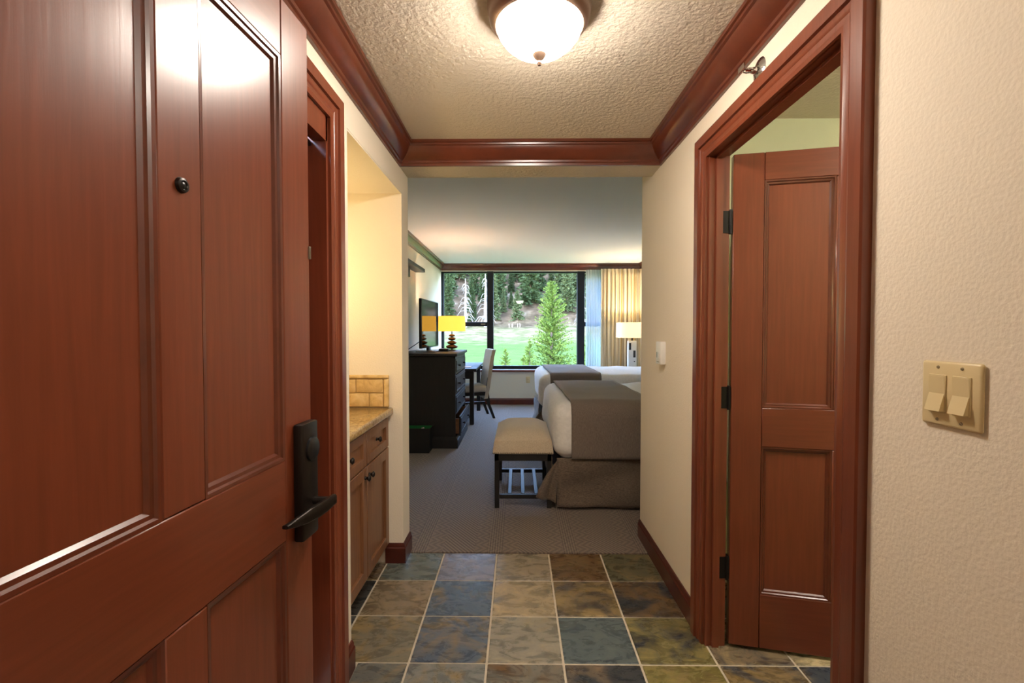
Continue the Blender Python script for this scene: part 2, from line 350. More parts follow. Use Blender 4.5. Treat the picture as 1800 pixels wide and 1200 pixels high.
# ---- slate tiles
TC = [-.81, -.7465, -.437, -.1235, .1835, .4905, .7985, 1.108, 1.4175, 1.727, 2.0365, 2.346, 2.5]
TR = [2.752, 2.446, 2.139, 1.832, 1.526, 1.22, .914, .608, .302]
tint = {  # (row, col) main colour and amount of second colour; blues partly painted window reflection
 (0, 1): ((98, 104, 98), .1), (0, 2): ((118, 118, 134), .1), (0, 3): ((138, 126, 106), .25), (0, 4): ((110, 90, 60), .5), (0, 5): ((88, 84, 62), .3),
 (1, 0): ((58, 58, 56), .1), (1, 1): ((128, 112, 88), .2), (1, 2): ((72, 86, 104), .15), (1, 3): ((152, 136, 108), .3), (1, 4): ((74, 66, 60), .45), (1, 5): ((104, 82, 54), .45),
 (2, 0): ((66, 66, 64), .1), (2, 1): ((112, 106, 90), .4), (2, 2): ((72, 84, 102), .35), (2, 3): ((132, 126, 112), .2), (2, 4): ((82, 92, 94), .02), (2, 5): ((122, 112, 70), .3),
 (3, 1): ((92, 94, 92), .3), (3, 2): ((112, 114, 112), .3), (3, 3): ((112, 108, 98), .3), (3, 4): ((112, 96, 78), .6), (3, 5): ((124, 114, 66), .3),
 (2, 6): ((84, 76, 72), .45), (2, 7): ((196, 180, 140), .2), (3, 6): ((58, 66, 76), .55), (3, 7): ((62, 70, 80), .05)}
rng = random.Random(5); tile_me = {}
pal = [(110, 104, 90), (88, 92, 94), (120, 110, 72), (70, 80, 96), (132, 120, 100), (92, 80, 66)]
g = .0045
for r in range(8):
    for c in range(12):
        x0, x1, y1, y0 = TC[c], TC[c + 1], TR[r], TR[r + 1]
        if c == 0 and r not in (0, 1, 2): continue
        if c == 0 and r == 0: y1 = 2.634
        if c == 1 and r >= 3: x0 = HL + .012
        if c == 5 and (r == 0 or r == 1 or (r == 2)): x1 = HR - .012 if r < 2 else x1
        if c >= 6 and r < 2 and c == 6: x0 = .872
        if c >= 6 and r == 0: 
            if y0 >= 2.45: continue
            y1 = 2.448
            if y1 - y0 < .02: continue
        x0 += g; x1 -= g; y0 += g; y1 -= g
        if x1 - x0 < .02: continue
        key = (round(x1 - x0, 4), round(y1 - y0, 4))
        if key not in tile_me:
            bm = bmesh.new(); box(bm, -key[0] / 2, key[0] / 2, -key[1] / 2, key[1] / 2, -.012, 0, bev=.0025, seg=1)
            me = bpy.data.meshes.new('slate_tile'); bm.to_mesh(me); bm.free(); me.materials.append(M['slate']); tile_me[key] = me
        o = link_me('slate_tile', tile_me[key], None, floor, loc=((x0 + x1) / 2, (y0 + y1) / 2, rng.uniform(-.0008, .0008)))
        col, a = tint.get((r, c), (rng.choice(pal), rng.uniform(.1, .5)))
        o.color = s2l(col)[:3] + (a,)
# ---- crown mouldings
CR = [(0, 0), (.012, 0), (.014, .012), (.02, .016), (.022, .026), (.034, .034), (.052, .052), (.066, .074), (.07, .088), (.078, .092), (.08, .1), (.088, .102), (.088, .116), (0, .116)]
tag(sweep('trim_1', 'wood_trim', None, [(HL, .30, 2.234), (HL, 2.60, 2.234), (HR, 2.60, 2.234), (HR, .30, 2.234)], (0, 0, 1), CR), 'dark red wooden crown moulding around the hallway ceiling', 'moulding', kind='structure')
CB = [(a, b * .95) for a, b in CR]
tag(sweep('trim_2', 'wood_trim', None, [(BL, 2.80, 2.39), (BL, WY, 2.39), (BR, WY, 2.39), (BR, 3.0, 2.39)], (0, 0, 1), CB), 'red wooden crown moulding around the bedroom ceiling above the window', 'moulding', kind='structure')
# ---- baseboards
BBP = [(0, 0), (.016, 0), (.016, .085), (.011, .092), (.011, .1), (.005, .112), (0, .112)]
def baseb(name, path, label, side=1): tag(sweep(name, 'base', None, path, (0, 0, 1), BBP, side), label, 'baseboard', kind='structure')
baseb('baseboard_right', [(HR, 2.992, 0), (HR, 2.045, 0)], 'dark mahogany baseboard along the hallway wall below the thermostat')
baseb('baseboard_left', [(HL - .1, 2.637, 0), (HL, 2.637, 0), (HL, 2.79, 0)][0:3], 'dark mahogany baseboard wrapping the wall end beside the vanity cabinets')
baseb('baseboard_niche', [(HL, 1.705, 0), (HL, 1.80, 0)], 'short mahogany baseboard between closet casing and vanity niche')
baseb('baseboard_window', [(BL, WY, .004), (BR, WY, .004)], 'mahogany baseboard under the bedroom window')
baseb('baseboard_near', [(HR, 1.04, 0), (HR, .30, 0)], 'mahogany baseboard below the light switch')
# ---- casings (a: outward from opening, b: out of wall)
CAS = [(0, -.002), (0, .012), (.012, .015), (.022, .012), (.03, .012), (.036, .017), (.046, .019), (.05, .017), (.052, .026), (.09, .026), (.095, .022), (.095, -.002)]
tag(sweep('trim_3', 'wood_v', None, [(HR, 1.15, 0), (HR, 1.15, 2.045), (HR, 1.955, 2.045), (HR, 1.955, 0)], (-1, 0, 0), CAS, 1), 'mahogany casing around the bathroom doorway', 'door casing', kind='structure')
tag(sweep('trim_4', 'wood_v', None, [(HL, .84, 0), (HL, .84, 2.06), (HL, 1.612, 2.06), (HL, 1.612, 0)], (1, 0, 0), CAS, -1), 'mahogany casing around the closet doorway behind the entrance door', 'door casing', kind='structure')
# jambs
tag(boxes('trim_5', 'wood_v', None, [(HR - .001, .872, 1.945, 1.962, 0, 2.06), (HR - .001, .872, 1.143, 1.158, 0, 2.06), (HR - .001, .872, 1.143, 1.962, 2.045, 2.062), (.815, .842, 1.934, 1.946, 0, 2.046), (.815, .842, 1.15, 1.95, 2.033, 2.046)]),
    'mahogany jamb lining the bathroom doorway', 'door jamb', kind='structure')
tag(boxes('trim_6', 'wood_v', None, [(-.785, HL + .001, 1.598, 1.615, 0, 2.075), (-.785, HL + .001, .835, .85, 0, 2.075), (-.70, HL + .001, .84, 1.61, 1.975, 2.075)]),
    'mahogany jamb and deep head lining the closet doorway', 'door jamb', kind='structure')

# ================================================================== DOORS
def panel_door(root, w, zb, zt, t, stile, mull, top, lock, bot, hand=1):
    """local: x along the width from the visible edge, face at y=0, thickness towards +y"""
    zl0, zl1 = lock; e = .0008
    def part(nm, mat, x0, x1, z0, z1, y0=0, y1=t, bev=.0025): return B(nm, mat, root, x0, x1, y0, y1, z0, z1, bev=bev, seg=1)
    part('stile', 'wood_v', 0, stile - e, zb, zt); part('stile', 'wood_v', w - stile + e, w, zb, zt)
    part('rail', 'wood_h', stile, w - stile, zt - top, zt); part('rail', 'wood_h', stile, w - stile, zl0, zl1); part('rail', 'wood_h', stile, w - stile, zb, zb + bot)
    pw = (w - 2 * stile - mull) / 2
    for z0, z1 in ((zb + bot, zl0), (zl1, zt - top)):
        part('mullion', 'wood_v', stile + pw, stile + pw + mull, z0 + e, z1 - e)
        for x0 in (stile, stile + pw + mull):
            x1 = x0 + pw
            p = part('panel', 'wood_v', x0 + .001, x1 - .001, z0 + .001, z1 - .001, .013, t - .013, 0)
            # sticking moulding round the panel, front and back
            bm = bmesh.new()
            for sy, y in ((1, 0), (-1, t)):
                prof = [(0, .001), (.006, .002), (.009, .006), (.015, .0075), (.02, .013), (0, .0135)]
                cs = [(x0, z0), (x1, z0), (x1, z1), (x0, z1)]; ins = [(1, 1), (-1, 1), (-1, -1), (1, -1)]
                rings = [[bm.verts.new((cx + ix * a, y + sy * b, cz + iz * a)) for a, b in prof] for (cx, cz), (ix, iz) in zip(cs, ins)]
                for i in range(4):
                    q, s_ = rings[i], rings[(i + 1) % 4]
                    for k in range(len(prof)): bm.faces.new((q[k], q[(k + 1) % 6], s_[(k + 1) % 6], s_[k]))
            link('panel_moulding', bm, 'wood_trim', p, 30)
# entrance door: face towards the hall, latch edge away from the camera
d1 = thing('door_1', 'tall mahogany entrance door swung open, with peephole and black lever lock', 'door', kind='structure')
ang = math.atan(.06)
# local +x runs from latch edge back to hinge; local +y (thickness) away from hall
lx = Vector((-math.sin(ang), -math.cos(ang), 0)); ly = Vector((-math.cos(ang), math.sin(ang), 0))
d1.matrix_world = Matrix(((lx.x, ly.x, 0, -.500), (lx.y, ly.y, 0, 1.118), (0, 0, 1, 0), (0, 0, 0, 1)))
panel_door(d1, .79, .012, 2.042, .045, .112, .088, .125, (.868, 1.046), .23)
pv = lathe('peephole', 'oil_bronze', d1, [(0, -.004), (.006, -.004), (.0075, -.006), (.011, -.005), (.0125, 0), (.0125, .002)], 20, (.394, 0, 1.555), 'y')
lathe('peephole_lens', 'black_plastic', pv, [(0, -.0055), (.004, -.005), (.006, -.0035)], 16, None, 'y')
lk = B('lock_plate', 'oil_bronze', d1, .012, .084, -.024, 0, .85, 1.118, bev=.006)
lathe('card_reader', 'black_plastic', lk, [(0, -.031), (.024, -.031), (.027, -.029), (.028, -.022)], 28, (.044, 0, 1.055), 'y')
bm = bmesh.new(); tube(bm, [(.034, -.02, .93), (.034, -.062, .93)], .0095, 14); lv = link('lever_spindle', bm, 'oil_bronze', lk, 40)
bm = bmesh.new()
sec = [(.022, -.066, .930, .012), (.05, -.064, .928, .014), (.08, -.055, .924, .0155), (.11, -.045, .921, .0135), (.14, -.036, .920, .009), (.168, -.03, .922, .004)]
rg = []
for x, y, z, h in sec: rg.append([bm.verts.new((x, y + a * .0065, z + b * h)) for a, b in ((-1, -.7), (-.5, -1), (.5, -1), (1, -.7), (1, .7), (.5, 1), (-.5, 1), (-1, .7))])
for a, b in zip(rg, rg[1:]):
    for k in range(8): bm.faces.new((a[k], a[(k + 1) % 8], b[(k + 1) % 8], b[k]))
bm.faces.new(rg[0]); bm.faces.new(rg[-1]); link('lever', bm, 'oil_bronze', lk, 50)
B('latch_guard', 'nickel', d1, -.002, .006, -.004, .012, 1.50, 1.53, bev=.001, seg=1)
# bathroom door
d2 = thing('door_2', 'open mahogany bathroom door with recessed panels on black hinges', 'door', kind='structure')
dx, dy = .977, -.213
lx = Vector((dx, dy, 0)).normalized(); ly = Vector((-lx.y, lx.x, 0))
d2.matrix_world = Matrix(((lx.x, ly.x, 0, .884), (lx.y, ly.y, 0, 1.938), (0, 0, 1, 0), (0, 0, 0, 1)))
panel_door(d2, .80, .014, 2.048, .04, .118, .05, .112, (.852, 1.012), .225)
for z in (.335, 1.05, 1.775):
    h = B('hinge', 'black_metal', d2, -.012, .001, .002, .036, z - .045, z + .045)
    bm = bmesh.new(); tube(bm, [(-.008, .002, z - .05), (-.008, .002, z + .05)], .0065, 10); link('hinge_knuckle', bm, 'black_metal', h, 40)
    tag(boxes('trim_hinge_leaf', 'black_metal', None, [(.835, .873, 1.9425, 1.946, z - .045, z + .045)]), 'black hinge leaf screwed to the bathroom jamb', 'hinge', 'hinge leaves on the bathroom jamb', 'structure')
lathe('door_knob', 'oil_bronze', d2, [(0, -.06), (.02, -.058), (.027, -.045), (.022, -.032), (.01, -.026), (.01, -.006), (.028, -.004), (.028, 0)], 24, (.74, 0, .94), 'y')
# closet door
d3 = thing('door_3', 'closed mahogany closet door recessed behind the entrance door', 'door', kind='structure')
d3.matrix_world = Matrix(((0, -1, 0, -.735), (1, 0, 0, .853), (0, 0, 1, 0), (0, 0, 0, 1)))
panel_door(d3, .742, .012, 1.955, .035, .1, .08, .115, (.852, 1.012), .225)
B('track', 'black_metal', d3, 0, .742, -.03, .03, 1.957, 1.974)

# ================================================================== WINDOW
w1 = thing('window_1', 'wide bedroom window with dark metal frame looking onto a hillside', 'window', (0, 0, 0), kind='structure')
FY0, FY1 = WY + .06, WY + .13
xa, xm1, xm2, xb, zb, zt, zh = BL, -.49, 1.125, 2.0, .66, 2.375, 1.435
def fr(nm, x0, x1, z0, z1, y0=FY0, y1=FY1): return B(nm, 'dark_blue', w1, x0, x1, y0, y1, z0, z1, bev=.004, seg=1)
fr('frame_rail', xa, xb, zt - .03, zt); fr('frame_rail', xa, xb, zb - .035, zb + .03); fr('frame_stile', xa, xa + .045, zb, zt); fr('frame_stile', xb - .045, xb, zb, zt)
fr('mullion', xm1 - .057, xm1 + .057, zb, zt, WY + .02); fr('mullion', xm2 - .065, xm2 + .065, zb, zt, WY + .02)
fr('transom', xa, xm1, zh - .038, zh + .038); fr('transom', xm2, xb, zh - .038, zh + .038)
lt = B('window_latch', 'nickel', w1, -.66, -.58, FY0 - .02, FY0, zh - .012, zh + .014, bev=.003)
for x0, x1, z0, z1 in ((xa, xm1, zb, zh), (xa, xm1, zh, zt), (xm1, xm2, zb, zt), (xm2, xb, zb, zh), (xm2, xb, zh, zt)):
    B('pane', 'pane', w1, x0 + .03, x1 - .03, WY + .095, WY + .099, z0 + .02, z1 - .02)
B('sill', 'wood_h', w1, xa + .002, xb, WY - .03, WY + .07, .585, .622, bev=.006)

# ================================================================== HALL FIXTURES
cl = thing('ceiling_light', 'round flush ceiling light with frosted dome and bronze rim', 'light', (.068, 1.495, HC))
lathe('rim', 'bronze', cl, [(.06, 0), (.160, 0), (.165, -.006), (.163, -.014), (.159, -.018), (.159, -.036), (.156, -.048), (.147, -.06), (.138, -.066), (.134, -.064), (.134, -.03), (.06, -.02)], 56)
lathe('dome', 'dome', cl, [(.133, -.046), (.1335, -.066), (.128, -.086), (.112, -.108), (.086, -.13), (.05, -.145), (.018, -.15), (0, -.15)], 48)
lathe('finial', 'bronze', cl, [(0, -.148), (.02, -.148), (.022, -.152), (.016, -.162), (.007, -.17), (.006, -.174), (.008, -.178), (.005, -.185), (0, -.186)], 24)
sp = thing('sprinkler_head', 'chrome sidewall fire sprinkler above the bathroom doorway', 'sprinkler', (HR, 1.556, 2.178))
lathe('escutcheon', 'chrome', sp, [(0, -.006), (.018, -.006), (.02, -.01), (.03, -.006), (.038, -.002), (.04, 0)], 32, None, 'x')
lathe('nozzle', 'chrome', sp, [(0, -.03), (.008, -.03), (.011, -.02), (.011, -.004)], 16, None, 'x')
lathe('bulb', 'red_glass', sp, [(0, -.046), (.003, -.044), (.003, -.03), (0, -.029)], 10, None, 'x')
bm = bmesh.new()
for s in (-1, 1): tube(bm, [(-.024, s * .01, 0), (-.036, s * .014, 0), (-.048, s * .01, 0), (-.055, 0, 0)], .0028, 8)
link('frame_arms', bm, 'chrome', sp, 40)
B('deflector', 'chrome', sp, -.06, -.056, -.02, .02, -.002, .016)
sw = thing('light_switch', 'almond double rocker switch plate on the cream wall', 'switch', (HR, .852, 1.213))
pl = B('switch_plate', 'almond', sw, -.008, 0, -.059, .059, -.0595, .0595, bev=.005, seg=3)
for y in (-.0235, .0235):
    B('rocker_frame', 'almond', sw, -.0105, -.006, y - .0175, y + .0175, -.035, .035, bev=.001, seg=1)
    bm = bmesh.new(); vs = [bm.verts.new(p) for p in ((-.011, y - .0155, .032), (-.011, y + .0155, .032), (-.0105, y + .0155, 0), (-.0105, y - .0155, 0), (-.0195, y + .0155, -.032), (-.0195, y - .0155, -.032), (-.006, y - .0155, .032), (-.006, y + .0155, .032), (-.006, y + .0155, -.032), (-.006, y - .0155, -.032))]
    for f in ((0, 1, 2, 3), (3, 2, 4, 5), (5, 4, 8, 9), (6, 7, 1, 0), (9, 8, 7, 6), (0, 3, 5, 9, 6), (1, 7, 8, 4, 2)): bm.faces.new([vs[i] for i in f])
    link('rocker', bm, 'almond', sw)
    for z in (-.0485, .0485): lathe('screw', 'nickel', sw, [(0, -.0098), (.0025, -.0094), (.0034, -.0075)], 12, (0, y, z), 'x')
th = thing('thermostat', 'small white wall sensor box beside the bathroom casing', 'thermostat', (HR, 2.535, 1.207))
B('housing', 'white_plastic', th, -.03, 0, -.042, .042, -.061, .061, bev=.004)
B('button', 'white_plastic', th, -.033, -.028, -.022, .004, -.03, .004, bev=.001, seg=1)
B('display', 'black_plastic', th, -.0308, -.029, .008, .022, -.026, .004)
B('vent_slots', 'nickel', th, -.0306, -.029, -.02, .02, -.05, -.046)

# ---- vanity niche
def knob(par, x, y, z):
    k = lathe('knob', 'oil_bronze', par, [(0, .03), (.008, .029), (.0145, .024), (.015, .02), (.009, .014), (.006, .008), (.009, .003), (.009, 0)], 18, (x, y, z), 'x'); return k
def framed(nm, par, x, y0, y1, z0, z1, st=.05):
    """shaker front in the plane x, facing +x"""
    bm = bmesh.new(); box(bm, x - .012, x - .006, y0 + .01, y1 - .01, z0 + .01, z1 - .01)
    o = link(nm, bm, 'cab_v', par)
    for d in ((y0, y0 + st, z0, z1), (y1 - st, y1, z0, z1)): B('stile', 'cab_v', o, x - .012, x + .008, *d, bev=.002, seg=1)
    for d in ((y0 + st, y1 - st, z0, z0 + st), (y0 + st, y1 - st, z1 - st, z1)): B('rail', 'cab_v', o, x - .012, x + .008, *d, bev=.002, seg=1)
    return o
CX = -.742
for i, (y0, y1, lab) in enumerate(((1.805, 2.248, 'cherry vanity cabinet with drawer, next to the closet casing'), (2.25, 2.632, 'cherry vanity cabinet with drawer, next to the wall end with baseboard'))):
    c = thing('vanity_cabinet', lab, 'cabinet', (0, 0, 0), group='vanity cabinets in the niche')
    boxes('body', 'cab_v', c, [(-1.245, CX - .013, y0, y1, .1, .85), (-1.24, -.81, y0, y1, 0, .1)])
    st = .045
    dr = framed('drawer', c, CX, y0 + .003, y1 - .003, .672, .835, st); knob(dr, CX - .004, (y0 + y1) / 2, .755)
    do = framed('door', c, CX, y0 + .003, y1 - .003, .115, .665, .055); knob(do, CX + .008, y1 - .03 if i == 0 else y0 + .03, .618)
ct = tag(B('countertop', 'granite', None, -1.248, -.705, 1.803, 2.634, .852, .893, bev=.012, seg=3), 'polished tan stone countertop on the vanity cabinets', 'countertop')
bs = thing('backsplash', 'tumbled travertine tile backsplash with bullnose edge on the countertop', 'backsplash', (0, 0, 0))
B('grout_bed', 'travertine_grout', bs, -1.23, -.732, 2.627, 2.6365, .894, 1.06)
B('cap_tile', 'travertine', bs, -1.0, -.728, 2.616, 2.636, 1.056, 1.076, bev=.007, seg=3); B('cap_tile', 'travertine', bs, -1.235, -1.004, 2.616, 2.636, 1.056, 1.076, bev=.007, seg=3)
B('end_tile', 'travertine', bs, -.757, -.728, 2.616, 2.636, .894, 1.053, bev=.007, seg=3)
for z0, cuts in ((.897, (-1.235, -1.16, -1.0, -.84, -.76)), (.977, (-1.235, -1.08, -.915, -.76))):
    for a, b in zip(cuts, cuts[1:]): B('stone_tile', 'travertine', bs, a + .003, b - .003, 2.62, 2.634, z0, z0 + .074, bev=.004)
bs2 = tag(thing('backsplash', 'travertine tile backsplash along the back of the vanity niche', 'backsplash'), 'travertine tile backsplash along the back of the vanity niche', 'backsplash')
B('grout_bed', 'travertine_grout', bs2, -1.2495, -1.24, 1.803, 2.61, .894, 1.06)
for k in range(5):
    B('stone_tile', 'travertine', bs2, -1.243, -1.236, 1.806 + k * .16, 1.96 + k * .16, .897, .971, bev=.003); B('stone_tile', 'travertine', bs2, -1.243, -1.236, 1.806 + k * .16, 1.96 + k * .16, .977, 1.051, bev=.003)
sc = thing('wall_sconce', 'glowing glass vanity sconce on the back wall of the niche', 'sconce', (-1.25, 2.22, 1.52))
lathe('back_plate', 'bronze', sc, [(0, 0), (.06, 0), (.055, .012), (0, .014)], 28, None, 'x')
bm = bmesh.new(); tube(bm, [(.01, 0, 0), (.07, 0, 0), (.09, 0, .03)], .007, 10); link('arm', bm, 'bronze', sc, 40)
lathe('glass_shade', 'sconce', sc, [(.02, .02), (.04, .05), (.052, .1), (.055, .15), (.05, .17), (0, .175)], 28, (.09, 0, 0))

# ================================================================== BEDROOM FURNITURE
# dresser (front faces +x)
D0, D1, DX, DZ = 5.19, 6.20, -.70, 1.07
ds = thing('dresser', 'tall black dresser with knobbed drawers, lowest drawer slightly pulled out', 'dresser', (0, 0, 0))
boxes('body', 'black_wood', ds, [(BL + .02, DX, D0 + .02, D0 + .045, .1, DZ - .035), (BL + .02, DX, D1 - .045, D1 - .02, .1, DZ - .035), (BL + .02, BL + .03, D0 + .02, D1 - .02, .1, DZ - .035), (BL + .02, DX - .03, D0 + .04, D1 - .04, .09, .13),
    (DX - .02, DX, D0 + .02, D1 - .02, DZ - .06, DZ - .035), (BL + .03, DX - .03, D0 + .04, D1 - .04, .36, .38)])
B('top', 'black_wood', ds, BL + .012, DX + .025, D0 - .012, D1 + .012, DZ - .035, DZ, bev=.008)
tag(sweep('plinth', 'black_wood', ds, [(BL + .02, D0 + .02, .005), (DX, D0 + .02, .005), (DX, D1 - .02, .005), (BL + .02, D1 - .02, .005)], (0, 0, 1), [(-.015, 0), (.03, 0), (.03, .095), (.018, .108), (.006, .125), (-.015, .125)]), 'stepped base plinth')
zz = [(.135, .355), (.375, .59), (.605, .815), (.83, 1.01)]
for k, (z0, z1) in enumerate(zz):
    ox = .055 if k == 0 else .004
    bm = bmesh.new(); box(bm, DX + ox - .018, DX + ox, D0 + .05, D1 - .05, z0, z1, bev=.003); dr = link('drawer', bm, 'black_wood', ds)
    boxes('drawer_bead', 'black_wood', dr, [(DX + ox, DX + ox + .006, D0 + .075, D1 - .075, z1 - .034, z1 - .026), (DX + ox, DX + ox + .006, D0 + .075, D1 - .075, z0 + .026, z0 + .034), (DX + ox, DX + ox + .006, D0 + .075, D0 + .083, z0 + .03, z1 - .03), (DX + ox, DX + ox + .006, D1 - .083, D1 - .075, z0 + .03, z1 - .03)])
    boxes('drawer_box', 'drawer_wood', dr, [(DX - .4, DX + ox - .018, D0 + .07, D0 + .085, z0 + .02, z1 - .03), (DX - .4, DX + ox - .018, D1 - .085, D1 - .07, z0 + .02, z1 - .03), (DX - .4, DX + ox - .018, D0 + .085, D1 - .085, z0 + .02, z0 + .03)])
    for y in (D0 + .27, D1 - .27): knob(dr, DX + ox, y, (z0 + z1) / 2)
# television
tv = thing('television', 'flat black television on a pedestal standing on the dresser', 'television', (-1.075, 5.69, DZ), -.04)
B('casing', 'black_plastic', tv, -.02, .012, -.45, .45, .05, .62, bev=.006)
B('screen', 'screen', tv, .0115, .0135, -.44, .44, .068, .61)
B('neck', 'black_plastic', tv, -.03, .0, -.06, .06, .008, .12, bev=.006)
B('base', 'black_plastic', tv, -.11, .12, -.26, .2, .0, .012, bev=.005)
bm = bmesh.new(); tube(bm, [(-1.125, 5.5, 1.22), (-1.2, 5.46, 1.16), (-1.30, 5.42, 1.09), (-1.34, 5.40, 1.076)], .005, 8)
tag(link('power_cable', bm, 'black_plastic', None, 40), 'black cable sagging from the television to the dresser top', 'cable')
bm = bmesh.new(); box(bm, -.06, .06, -.05, .05, 0, .035, bev=.014, seg=4)
tag(link('media_box', bm, 'black_plastic', None, 40, (-.905, 5.72, DZ)), 'small rounded black device on the dresser beside the lamp', 'device')
# dresser lamp
tl = thing('table_lamp', 'lamp with lit yellow drum shade and stacked amber glass base', 'lamp', (-.855, 6.05, DZ))
lathe('foot', 'bronze', tl, [(0, 0), (.05, 0), (.05, .008), (.012, .012), (.01, .02)], 28)
for k, (z, r, h) in enumerate(((.045, .078, .03), (.098, .062, .026), (.148, .05, .023), (.19, .04, .018))):
    lathe('glass_disc', 'amber_glass', tl, [(r * math.cos(a) if abs(a) < 1.57 else 0, z + h * math.sin(a)) for a in [R(-90 + 18 * q) for q in range(11)]], 32)
lathe('stem', 'oil_bronze', tl, [(.006, .012), (.006, .25), (.014, .252), (.014, .3), (0, .302)], 14)
def drum(par, mat, r0, r1, z0, z1, n=48):
    return lathe('lamp_shade', mat, par, [(r0, z0), (r1, z1), (r1 - .004, z1), (r0 - .004, z0), (r0, z0)], n)
drum(tl, 'shade_y', .176, .172, .245, .44)
def bulb(name, loc, e, col, r=.03):
    L = bpy.data.lights.new(name, 'POINT'); L.energy = e; L.color = col; L.shadow_soft_size = r; o = bpy.data.objects.new(name, L); COL.objects.link(o); o.location = loc; return o
bulb('dresser_lamp_bulb', (-.855, 6.05, DZ + .36), 14, (1, .88, .72))
# bin
bn = thing('waste_bin', 'black square waste bin with green recycling liner beside the dresser', 'bin', (-1.085, 5.07, .004))
bm = bmesh.new()
o_ = [(-.13, -.085), (.13, -.085), (.13, .085), (-.13, .085)]
def ringv(bm, k, z): return [bm.verts.new((x * k, y * k, z)) for x, y in o_]
a, b, c, d = ringv(bm, 1, 0), ringv(bm, 1.14, .27), ringv(bm, 1.09, .27), ringv(bm, .96, .012)
for p, q in ((a, b), (b, c), (c, d)):
    for i in range(4): bm.faces.new((p[i], p[(i + 1) % 4], q[(i + 1) % 4], q[i]))
bm.faces.new(a); bm.faces.new(d); link('bin_body', bm, 'bin_black', bn)
bm = bmesh.new(); a, b, c = ringv(bm, 1.085, .262), ringv(bm, 1.05, .264), ringv(bm, .96, .03)
for p, q in ((a, b), (b, c)):
    for i in range(4): bm.faces.new((p[i], p[(i + 1) % 4], q[(i + 1) % 4], q[i]))
bm.faces.new(c); ln = link('liner', bm, 'green_plastic', bn)
bm = bmesh.new()
for k in range(3):
    a0 = R(90 + 120 * k); a1 = R(90 + 120 * (k + 1)); p0 = Vector((math.cos(a0), 0, math.sin(a0))) * .035; p1 = Vector((math.cos(a1), 0, math.sin(a1))) * .035
    dd = (p1 - p0).normalized(); nn = Vector((dd.z, 0, -dd.x)) * .006; s_, e_ = p0 + dd * .012, p1 - dd * .016
    q = [s_ + nn, e_ + nn, e_ + nn * 2.2, p1 - dd * .002, e_ - nn * 2.2, e_ - nn, s_ - nn]
    bm.faces.new([bm.verts.new(v) for v in q])
rs = link('recycling_arrows', bm, 'white_plastic', ln); rs.location = (.03, .0845, .215)
# desk
dk = thing('desk', 'black wooden desk against the bedroom wall past the dresser', 'desk', (0, 0, .004))
B('desk_top', 'black_wood', dk, BL + .01, -.575, 6.47, 7.75, .755, .79, bev=.006)
boxes('apron', 'black_wood', dk, [(BL + .05, -.62, 6.53, 6.555, .64, .755), (BL + .05, -.62, 7.665, 7.69, .64, .755), (BL + .05, BL + .075, 6.53, 7.69, .64, .755)])
for x in (BL + .05, -.645):
    for y in (6.53, 7.66): B('leg', 'black_wood', dk, x - .03, x + .03, y - .03, y + .03, 0, .755, bev=.003, seg=1)
B('stretcher', 'black_wood', dk, BL + .08, -.675, 6.515, 6.545, .1, .135)
bm = bmesh.new(); box(bm, -.15, .15, -.11, .11, 0, .008, bev=.002, seg=1); tag(link('folder', bm, 'paper', None, None, (-.82, 6.75, .7945)), 'pale paper folder lying on the desk', 'folder')
# chair: faces -x
ch = thing('desk_chair', 'beige upholstered side chair with dark splayed legs at the desk', 'chair', (-.62, 7.12, .004), .3)
soft_box('seat', 'chair_fabric', ch, -.33, .1, -.225, .225, .40, .50, .03, 3, .004)
bm = bmesh.new(); pr = [(.06, .30), (.095, .48), (.125, .70), (.16, .92), (.185, 1.03)]
vsA = []
for (x, z) in pr: vsA.append([bm.verts.new(p) for p in ((x, -.22, z), (x, .22, z), (x + .055, .22, z + .005), (x + .055, -.22, z + .005))])
for a, b in zip(vsA, vsA[1:]):
    for i in range(4): bm.faces.new((a[i], a[(i + 1) % 4], b[(i + 1) % 4], b[i]))
bm.faces.new(vsA[0]); bm.faces.new(vsA[-1]); bmesh.ops.bevel(bm, geom=[e for e in bm.edges if e.is_boundary or e.calc_face_angle(0) > .8], offset=.014, segments=3, profile=.5, affect='EDGES')
link('backrest', bm, 'chair_fabric', ch, 40)
for y in (-.2, .2):
    bm = bmesh.new(); rg = []
    for x, z, h in ((.215, 0, .018), (.13, .22, .022), (.105, .40, .025), (.13, .6, .02), (.175, .84, .014)): rg.append([bm.verts.new((x + a * h, y + b_ * .018, z)) for a, b_ in ((-1, -1), (1, -1), (1, 1), (-1, 1))])
    for a, b in zip(rg, rg[1:]):
        for i in range(4): bm.faces.new((a[i], a[(i + 1) % 4], b[(i + 1) % 4], b[i]))
    bm.faces.new(rg[0]); bm.faces.new(rg[-1]); link('leg', bm, 'black_wood', ch)
    B('leg', 'black_wood', ch, -.32, -.28, y - .02, y + .02, 0, .40)
    B('seat_rail', 'black_wood', ch, -.3, .1, y - .012, y + .012, .35, .40)
B('stretcher', 'black_wood', ch, -.3, .12, -.015, .015, .2, .23)
